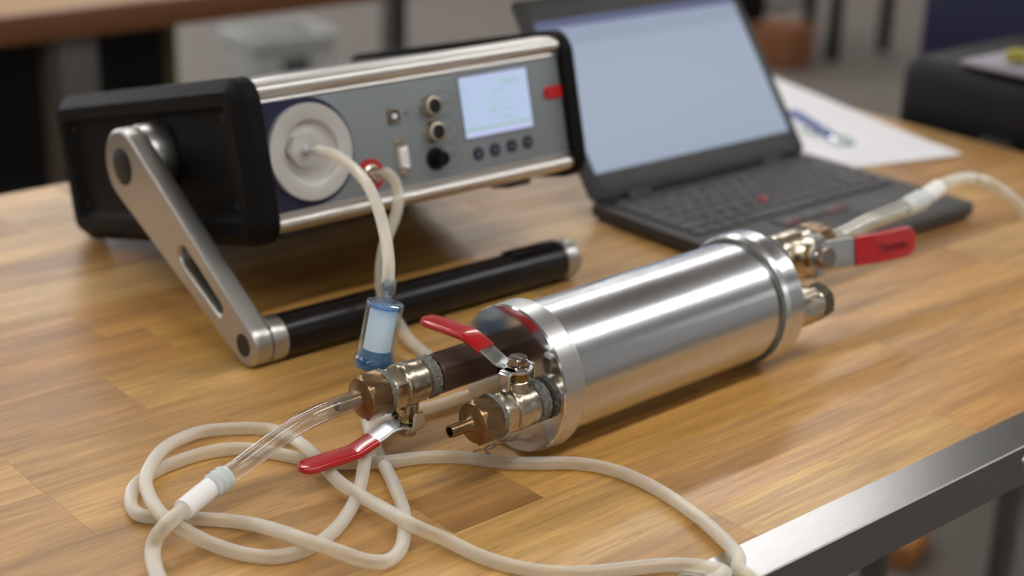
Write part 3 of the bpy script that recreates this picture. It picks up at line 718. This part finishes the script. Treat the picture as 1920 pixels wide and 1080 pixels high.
# handle: side arm, pivot hub, grip tube
py, pz, ey, ez = .1340, .0490, -.0150, -.0875
ha = obj('handle_arm', None or bmn(), M_satin, ins); bpy.data.objects.remove(ha)
d = Vector((ey-py, ez-pz)); L_ = d.length; d.normalize(); nn = Vector((-d.y, d.x)); R1, R2 = .0305, .0176
def loc(t, s_): return (py+d.x*t+nn.x*s_, pz+d.y*t+nn.y*s_)
al = math.acos((R1-R2)/L_)
out = []
for i in range(25): a = al+(2*PI-2*al)*i/24; out.append(loc(R1*math.cos(a), R1*math.sin(a)))
for i in range(19): a = -al+2*al*i/18; out.append(loc(L_+R2*math.cos(a), R2*math.sin(a)))
slot = []
for i in range(13): a = PI/2+PI*i/12; slot.append(loc(L_*.525+.0078*math.cos(a), .0078*math.sin(a)))
for i in range(13): a = -PI/2+PI*i/12; slot.append(loc(L_*.835-.006+.0052*math.cos(a), .0052*math.sin(a)))
ML = T(-.0415, 0, 0) @ frame((0, 1, 0), (0, 0, 1), (1, 0, 0))
ha = obj('handle_arm', plate([out, slot[::-1]], .0170, .0030, ML), M_satin, ins, angle=50, label='satin aluminium swing arm of the carrying handle')
obj('pivot_hub', lathe(bmn(), [(.0278, -.0120), (.0282, -.0130), (.0282, -.0300), (.0270, -.0326), (0, -.0326)], T(0, py+.004, pz+.003) @ frame((0, 1, 0), (0, 0, 1), (1, 0, 0)), 56), M_satin, ha)
obj('pivot_cap', lathe(bmn(), [(.0150, -.0485), (.0154, -.0502), (.0148, -.0506), (0, -.0506)], T(0, py, pz) @ frame((0, 1, 0), (0, 0, 1), (1, 0, 0)), 40), M_dark, ha)
obj('pivot_cap', lathe(bmn(), [(.0086, -.0485), (.0090, -.0502), (.0085, -.0506), (0, -.0506)], T(0, ey, ez) @ frame((0, 1, 0), (0, 0, 1), (1, 0, 0)), 36), M_dark, ha)
TX = T(0, ey, ez) @ AX
gt = obj('grip_tube', lathe(bmn(), [(.0166, -.0205), (.0168, -.0195), (.0168, .2620), (.0166, .2630)], TX, 64), M_tubeblk, ins, label='black grip tube of the handle')
obj('collar', lathe(bmn(), [(.0165, -.0330), (.0174, -.0325), (.0176, -.0320), (.0176, -.0212), (.0168, -.0200), (.014, -.0200)], TX, 56), M_satin, gt)
obj('end_collar', lathe(bmn(), [(.0160, .2626), (.0172, .2632), (.0174, .2640), (.0174, .2745), (.0160, .2775), (.0140, .2785), (0, .2785)], TX, 56), M_satin, gt)
bm = bmn()
for i in range(8):
    pass
loops = []
for x in (.2085, .2110, .2590, .2605):
    rr = .0176 if x in (.2085, .2605) else .0192
    loops.append([(x, ey+r_*math.cos(a), ez+r_*math.sin(a)) for r_, a in [(rr, .75+1.5*i/8) for i in range(9)]+[(.0160, 2.25-1.5*i/8) for i in range(9)]])
obj('grip_pad', loft(bm, loops), M_tubeblk, gt)

# ------------------------------------------------------------------ laptop
LW, LD, LT = .3150, .2240, .0165
lyaw = .7040; lt = .9212
ML_ = Matrix.Translation((.2172, 1.2765, TZ)) @ Matrix.Rotation(lyaw, 4, 'Z')
lap = thing('laptop', 'open black laptop with a lit blank pale-blue screen behind the gas cylinder', 'laptop', ML_)
def slab(bm, w_, y0, y1, z0, z1, r, M=I4):
    pl = rrect(0, w_, y0, y1, r, 5); ins_ = rrect(.0012, w_-.0012, y0+.0012, y1-.0012, r, 5); in2 = rrect(.004, w_-.004, y0+.004, y1-.004, r, 5)
    return loft(bm, [[(p[0], p[1], z0) for p in in2], [(p[0], p[1], z0+.004) for p in pl], [(p[0], p[1], z1-.0012) for p in pl], [(p[0], p[1], z1) for p in ins_]], M)
base = obj('base', slab(bmn(), LW, 0, LD, .0020, LT, .008), M_lap, lap)
for x in (.03, LW-.03):
    for y in (.025, LD-.025): obj('rubber_foot', lathe(bmn(), [(0, 0), (.006, 0), (.0065, .0024), (.0065, .0034)], T(x, y, .0001), 16), M_blackr, lap)
obj('key_well', box(bmn(), .011, LW-.013, .0905, .2085, LT+.0001, LT+.0003, 0), M_bezel, base)
def keyrow(y, h, ws, x0=.0130, x1=LW-.0150):
    tot = sum(ws); x = x0
    for v in ws:
        wd = (x1-x0)*v/tot
        k_ = keys.get((round(wd, 5), h))
        if not k_:
            pl = rrect(-wd/2+.0010, wd/2-.0010, -h/2+.0010, h/2-.0010, .0020, 3)
            top = rrect(-wd/2+.0018, wd/2-.0018, -h/2+.0018, h/2-.0018, .0020, 3)
            o = obj('key', loft(bmn(), [[(p[0], p[1], .0004) for p in pl], [(p[0], p[1], .0016) for p in pl], [(p[0], p[1], .0022) for p in top]]), M_key, lap)
            keys[(round(wd, 5), h)] = o
        else:
            o = k_.copy(); COL.objects.link(o)
        o.location = (x+wd/2, y, LT); x += wd
keys = {}
keyrow(.0985, .0165, [1, 1, 1, 1, 5.2, 1, 1, 1, 1, 1, 1])
keyrow(.1165, .0185, [2.2]+[1]*10+[2.6])
keyrow(.1350, .0185, [1.6]+[1]*11+[2.1])
keyrow(.1535, .0185, [1.4]+[1]*12+[1.4])
keyrow(.1720, .0185, [1]*13+[1.9])
keyrow(.1880, .0130, [1]*16)
keyrow(.2015, .0110, [1]*4+[1.4]*2+[1]*6)
obj('pointing_stick', lathe(bmn(), [(.0036, .0018), (.0040, .0034), (.0036, .0046), (0, .0050)], T(.1415, .1270, LT), 24), M_tabred, lap, label='red pointing stick between the keys')
obj('touchpad', box(bmn(), .1000, .1960, .0080, .0625, LT+.0001, LT+.0006, .0002), M_bezel, lap)
for k, (a, b_) in enumerate(((.1000, .1340), (.1345, .1615), (.1620, .1960))):
    tb = obj('touchpad_button', box(bmn(), a, b_, .0640, .0830, LT+.0001, LT+.0016, .0004), M_key, lap)
    if k != 1: obj('red_stripe', box(bmn(), a+.006, b_-.006, .0655, .0675, LT+.00161, LT+.0018), M_ringred, tb)
MLid = T(0, LD-.0060, LT+.0010) @ frame((1, 0, 0), (0, math.cos(lt), math.sin(lt)), (0, -math.sin(lt), math.cos(lt)))
lid = obj('lid', slab(bmn(), LW, .0015, .2190, -.0075, 0, .008, MLid), M_lap, lap)
bm = bmn()
for a in ((.0035, .0165, .004, .2165), (LW-.0125, LW-.0035, .004, .2165), (.0170, LW-.0130, .004, .0275), (.0170, LW-.0130, .1925, .2165)): box(bm, a[0], a[1], a[2], a[3], .0001, .0008, .0002, MLid)
obj('screen_bezel', bm, M_bezel, lid)
obj('screen', box(bmn(), .0166, LW-.0126, .0277, .1923, .0001, .0004, 0, MLid), M_screen, lid, label='lit pale blue screen')
obj('screen_title_bar', box(bmn(), .0168, LW-.0128, .1835, .1921, .00045, .0005, 0, MLid), M_screenbar, lid)
obj('screen_ribbon', box(bmn(), .0168, LW-.0128, .1630, .1833, .00045, .0005, 0, MLid), M_screenrib, lid)
for x in (.045, LW-.075): obj('hinge', lathe(bmn(), [(0, 0), (.0055, 0), (.0055, .030), (0, .030)], T(x, LD-.0050, LT-.0005) @ AX, 20), M_lap, lap)

# ------------------------------------------------------------------ papers and clip
def sheet(name, label, corner, ang, z, grp):
    M = Matrix.Translation((corner[0], corner[1], TZ+z)) @ Matrix.Rotation(ang, 4, 'Z')
    t = box(bmn(), 0, .297, 0, .21, 0, .0003)
    return tag(obj(name, t, M_paper, M=M), label, 'paper', grp)
pang = math.atan2(.366, -.158)
sheet('paper_sheet', 'white paper sheet sticking out behind the laptop, overhanging the bench end', (.4445, 1.8440), pang, .0010, 'loose papers')
sheet('paper_sheet', 'white paper sheet with the blue clip on it, its corner nearest the black case', (.5050, 1.7105), pang+.04, .0015, 'loose papers')
cpb = thing('clip', 'small blue and clear plastic clip lying on the white paper', 'clip', Matrix.Translation((.3560, 1.8000, TZ+.0020)) @ Matrix.Rotation(math.atan2(-.141, .036), 4, 'Z'))
obj('blue_bar', box(bmn(), -.075, .045, -.006, .006, .0001, .006, .002), M_bluestrip, cpb)
for x, y in ((.012, -.011), (.062, .002)):
    bm = bmn(); tube(bm, [(x+.017*math.cos(a), y+.011*math.sin(a), .004) for a in [2*PI*i/16 for i in range(17)]], .0028, 8, sub=1); obj('clear_ring', bm, M_clearring, cpb)

# ------------------------------------------------------------------ hoses
H1 = [(-0.1503,1.1435,0.1491),(-0.1355,1.122,0.1523),(-0.1199,1.098,0.1511),(-0.1057,1.072,0.1457),(-0.096,1.048,0.1365),(-0.0896,1.026,0.1268),(-0.0853,1.005,0.1187),(-0.0834,0.99,0.1115),(-0.0832,0.981,0.1037)]
FT = [(-0.0832,0.981,0.106),(-0.0846,0.978,0.0926),(-0.0925,0.972,0.0473),(-0.0936,0.971,0.0422)]
H2 = [(-0.0936,0.971,0.043),(-0.0949,0.9646,0.024),(-0.0976,0.9761,0.0068),(-0.0938,0.9596,0.0052),(-0.0859,0.9275,0.0047),(-0.077,0.9017,0.0046),(-0.0687,0.8741,0.0046),(-0.0628,0.8494,0.0048),(-0.0609,0.8282,0.005),(-0.0613,0.8044,0.005),(-0.0682,0.7885,0.006),(-0.0794,0.7834,0.009),(-0.0908,0.7849,0.012),(-0.104,0.7905,0.0136),(-0.117,0.7973,0.0138),(-0.1306,0.8075,0.0125),(-0.1594,0.8313,0.005),(-0.1913,0.8348,0.0046),(-0.2089,0.8352,0.0046),(-0.2223,0.8371,0.0046),(-0.2306,0.8506,0.0046),(-0.234,0.8733,0.0046),(-0.2282,0.8894,0.0046),(-0.2165,0.9063,0.0046),(-0.1956,0.9236,0.0046),(-0.1762,0.9294,0.0046),(-0.1546,0.9244,0.0046),(-0.1331,0.9165,0.0046),(-0.1124,0.9124,0.0046),(-0.0944,0.9134,0.0046),(-0.0787,0.9132,0.006),(-0.0567,0.9233,0.0046),(-0.0322,0.9255,0.0046),(-0.0074,0.92,0.0046),(0.0171,0.9192,0.0046),(0.0417,0.9214,0.0046),(0.0625,0.9165,0.0046),(0.0826,0.9028,0.0046),(0.1014,0.8809,0.0046),(0.1188,0.8523,0.005),(0.1304,0.8252,0.006),(0.1366,0.7997,0.0085),(0.1348,0.7865,0.0078),(0.1443,0.7801,0.0042),(0.1497,0.7769,-0.014),(0.1527,0.7782,-0.05),(0.1552,0.7798,-0.13)]
H3 = [(-0.1034,1.1841,0.1194),(-0.1001,1.1721,0.1242),(-0.0928,1.1641,0.1195),(-0.0896,1.1541,0.1093),(-0.0905,1.1441,0.1004),(-0.0946,1.1341,0.0899),(-0.0983,1.1241,0.0803),(-0.1001,1.1171,0.0664),(-0.0999,1.1131,0.0505),(-0.0957,1.1161,0.0342),(-0.0876,1.1277,0.016),(-0.0795,1.1185,0.0075),(-0.0694,1.1039,0.0046),(-0.0568,1.0833,0.0046),(-0.042,1.0664,0.0046),(-0.0277,1.0547,0.0046),(-0.0196,1.0467,0.0046),(-0.0193,1.0336,0.0046),(-0.0263,1.0248,0.0046),(-0.0341,1.0189,0.0046),(-0.0462,1.0074,0.0046),(-0.0585,0.9986,0.0046),(-0.0704,0.9926,0.0046),(-0.0796,0.981,0.007),(-0.0854,0.9635,0.0112),(-0.0889,0.9419,0.014),(-0.0912,0.9247,0.0138),(-0.0915,0.8988,0.0134),(-0.0922,0.8752,0.0075),(-0.0954,0.8534,0.0046),(-0.1033,0.8228,0.0046),(-0.1154,0.8032,0.0044),(-0.1288,0.7937,0.0046),(-0.1407,0.7924,0.0046),(-0.1595,0.7974,0.005),(-0.1791,0.8044,0.0085),(-0.1977,0.8139,0.0136),(-0.2076,0.8259,0.0138),(-0.2183,0.8463,0.0136),(-0.2242,0.8635,0.0142),(-0.2252,0.886,0.0148),(-0.2229,0.9243,0.0085),(-0.2082,0.9522,0.0046),(-0.1813,0.9596,0.0046),(-0.1597,0.9584,0.0046),(-0.1424,0.9339,0.0108),(-0.133,0.9175,0.0138),(-0.1235,0.9032,0.014),(-0.1144,0.8871,0.013),(-0.1033,0.8724,0.0105),(-0.0864,0.8567,0.009),(-0.0679,0.831,0.0134),(-0.0605,0.8226,0.014),(-0.0515,0.8163,0.0128),(-0.0375,0.815,0.0075),(-0.0154,0.8002,0.0046),(0.0062,0.7887,0.0046),(0.0274,0.7834,0.0046),(0.0486,0.7845,0.0046),(0.0698,0.7896,0.0046),(0.0915,0.7949,0.0046),(0.1025,0.7961,0.0046),(0.1179,0.7924,0.0055),(0.1269,0.7814,0.0085),(0.1182,0.772,0.0078),(0.1292,0.767,0.0042),(0.1362,0.7651,-0.014),(0.1391,0.7663,-0.05),(0.1417,0.7679,-0.12)]
CT = [(-0.0963,0.8953,0.058),(-0.1003,0.8916,0.058),(-0.1047,0.8875,0.058),(-0.1168,0.8774,0.0565),(-0.1308,0.8705,0.051),(-0.1464,0.863,0.0415),(-0.1602,0.8554,0.0325),(-0.1707,0.8488,0.0265)]
TAPE = [(-0.1699,0.8484,0.0275),(-0.1739,0.8431,0.0258),(-0.1781,0.8378,0.0245)]
ADP = [(-0.1764,0.841,0.025),(-0.182,0.8312,0.0236),(-0.1904,0.814,0.022)]
H4 = [(-0.1886,0.819,0.0218),(-0.1928,0.8058,0.0222),(-0.1982,0.7987,0.019),(-0.2032,0.7983,0.012),(-0.2046,0.7936,0.0062),(-0.2007,0.7798,0.0046),(-0.1922,0.7602,0.0046),(-0.179,0.7362,0.0046),(-0.1596,0.7112,0.0046)]
FCT = [(0.2578,1.2223,0.0608),(0.2641,1.2281,0.0608),(0.2714,1.2349,0.0608),(0.2983,1.2598,0.065),(0.3179,1.2778,0.0658),(0.3408,1.299,0.0672)]
FADP = [(0.3408,1.299,0.0672),(0.3535,1.3107,0.0692),(0.3753,1.3308,0.0762)]
FTAPE = [(0.3379,1.2963,0.0671),(0.3628,1.3192,0.0711)]
FH = [(0.3695,1.3255,0.0743),(0.3873,1.3419,0.0781),(0.4049,1.3582,0.0776),(0.4212,1.3732,0.0725),(0.4311,1.3561,0.072),(0.4494,1.3622,0.06),(0.4667,1.366,0.045),(0.4865,1.3766,0.025),(0.5024,1.3657,0.011),(0.5204,1.3366,0.0064),(0.5404,1.311,0.0062)]

def lift(p): return [(a, b_, c_+TZ) for a, b_, c_ in p]
HR = .0043
def hose(name, pts, label):
    o = obj(name, tube(bmn(), lift(pts), HR, 18, inner=HR*.55), M_hose, angle=80); return tag(o, label, 'hose', 'milky silicone hoses')
hose('hose', H1, 'milky silicone hose from the round flange down to the blue filter')
hose('hose', H2, 'milky silicone hose leaving the bottom of the blue filter, upper strand crossing the bench')
hose('hose', H3, 'milky silicone hose from the red-ringed port, looping in front along the lower edge')
# blue inline filter
fp = [Vector(up(p)) for p in FT]; axis = (fp[2]-fp[1]).normalized(); fl_len = (fp[2]-fp[1]).length
fx = axis.orthogonal().normalized()
MF = frame(fx, axis.cross(fx), axis, fp[1])
flt = thing('inline_filter', 'small clear blue inline filter hanging in the milky hose', 'filter', MF)
L = fl_len
obj('housing', lathe(bmn(), [(.0122, .0015), (.0126, .0030), (.0129, L-.0045)], None or I4, 48), M_blueclear, flt)
obj('top_rim', lathe(bmn(), [(.0040, -.0005), (.0100, -.0005), (.0126, .0004), (.0130, .0016), (.0128, .0032), (.0118, .0034), (.0110, .0012), (.0040, .0012)], I4, 48), M_rimlight, flt)
obj('bottom_rim', lathe(bmn(), [(.0128, L-.0080), (.0136, L-.0070), (.0138, L-.0020), (.0134, L), (.0120, L+.0004), (.0112, L-.0008), (.0108, L-.0060), (.0126, L-.0066)], I4, 48), M_bluerim, flt)
obj('membrane', lathe(bmn(), [(0, .0030), (.0090, .0030), (.0094, .0036), (.0094, L-.0110), (0, L-.0110)], I4, 40), M_membrane, flt)
obj('membrane_base', lathe(bmn(), [(0, L-.0130), (.0096, L-.0130), (.0098, L-.0120), (.0112, L-.0085), (.0112, L-.0062), (.004, L-.0060), (.004, L-.0060)], I4, 40), M_blueinner, flt)
obj('inlet', lathe(bmn(), [(.0046, .0010), (.0036, -.0030), (.0036, -.0100), (.0020, -.0100)], I4, 24), M_blueclear, flt)
obj('inlet_sleeve', lathe(bmn(), [(.0051, -.0060), (.0053, -.0065), (.0052, -.0160), (.0048, -.0165), (.0046, -.0165), (.0046, -.0060)], I4, 28), M_blueclear, flt)
obj('outlet', lathe(bmn(), [(.0030, L-.0065), (.0034, L), (.0034, L+.0080), (.0020, L+.0080)], I4, 24), M_blueclear, flt)
for k in range(4):
    bm = box(bmn(), .003, .0112, -.0006, .0006, L-.0050, L-.0015, 0, Matrix.Rotation(k*PI/2, 4, 'Z')); obj('spoke', bm, M_bluerim, flt)
# clear tube with taped adapter and thin hose (near)
t1 = thing('tube_assembly', 'clear stiff tube on the near brass barb, taped to a thin milky hose', 'tube', Matrix.Translation(up(CT[3])))
Mi = Matrix.Translation(up(CT[3])).inverted()
obj('clear_tube', tube(bmn(), lift(CT), .0062, 28, M=Mi, inner=.0046), M_pvc, t1, angle=80)
obj('tape_wrap', tube(bmn(), lift(TAPE), .0076, 20, M=Mi, rs=[.92, 1.08, .96, 1.1, .95, 1.06, .9], inner=.0063), M_tape, t1, angle=50, label='crumpled clear tape')
obj('white_adapter', tube(bmn(), lift(ADP), .0066, 24, M=Mi), M_white, t1, angle=60, label='white plastic adapter')
obj('thin_hose', tube(bmn(), lift(H4), .0047, 18, M=Mi, inner=.0028), M_hose, t1, angle=80)
# the same at the far valve
t2 = thing('tube_assembly', 'clear stiff tube at the far red-handled valve, joined to a hose arching to the right', 'tube', Matrix.Translation(up(FCT[2])))
Mi = Matrix.Translation(up(FCT[2])).inverted()
obj('clear_tube', tube(bmn(), lift(FCT), .0075, 24, M=Mi, inner=.0056), M_pvc2, t2, angle=80)
obj('tape_wrap', tube(bmn(), lift(FTAPE), .0088, 20, M=Mi, rs=[.94, 1.06, .97, 1.08, .95, .9]), M_tape, t2, angle=50, label='clear tape wrap')
obj('white_adapter', tube(bmn(), lift(FADP), .0078, 22, M=Mi), M_white, t2, angle=60, label='white plastic adapter')
obj('thin_hose', tube(bmn(), lift(FH), .0058, 18, M=Mi, inner=.0034), M_hose, t2, angle=80)
bpy.context.view_layer.update()
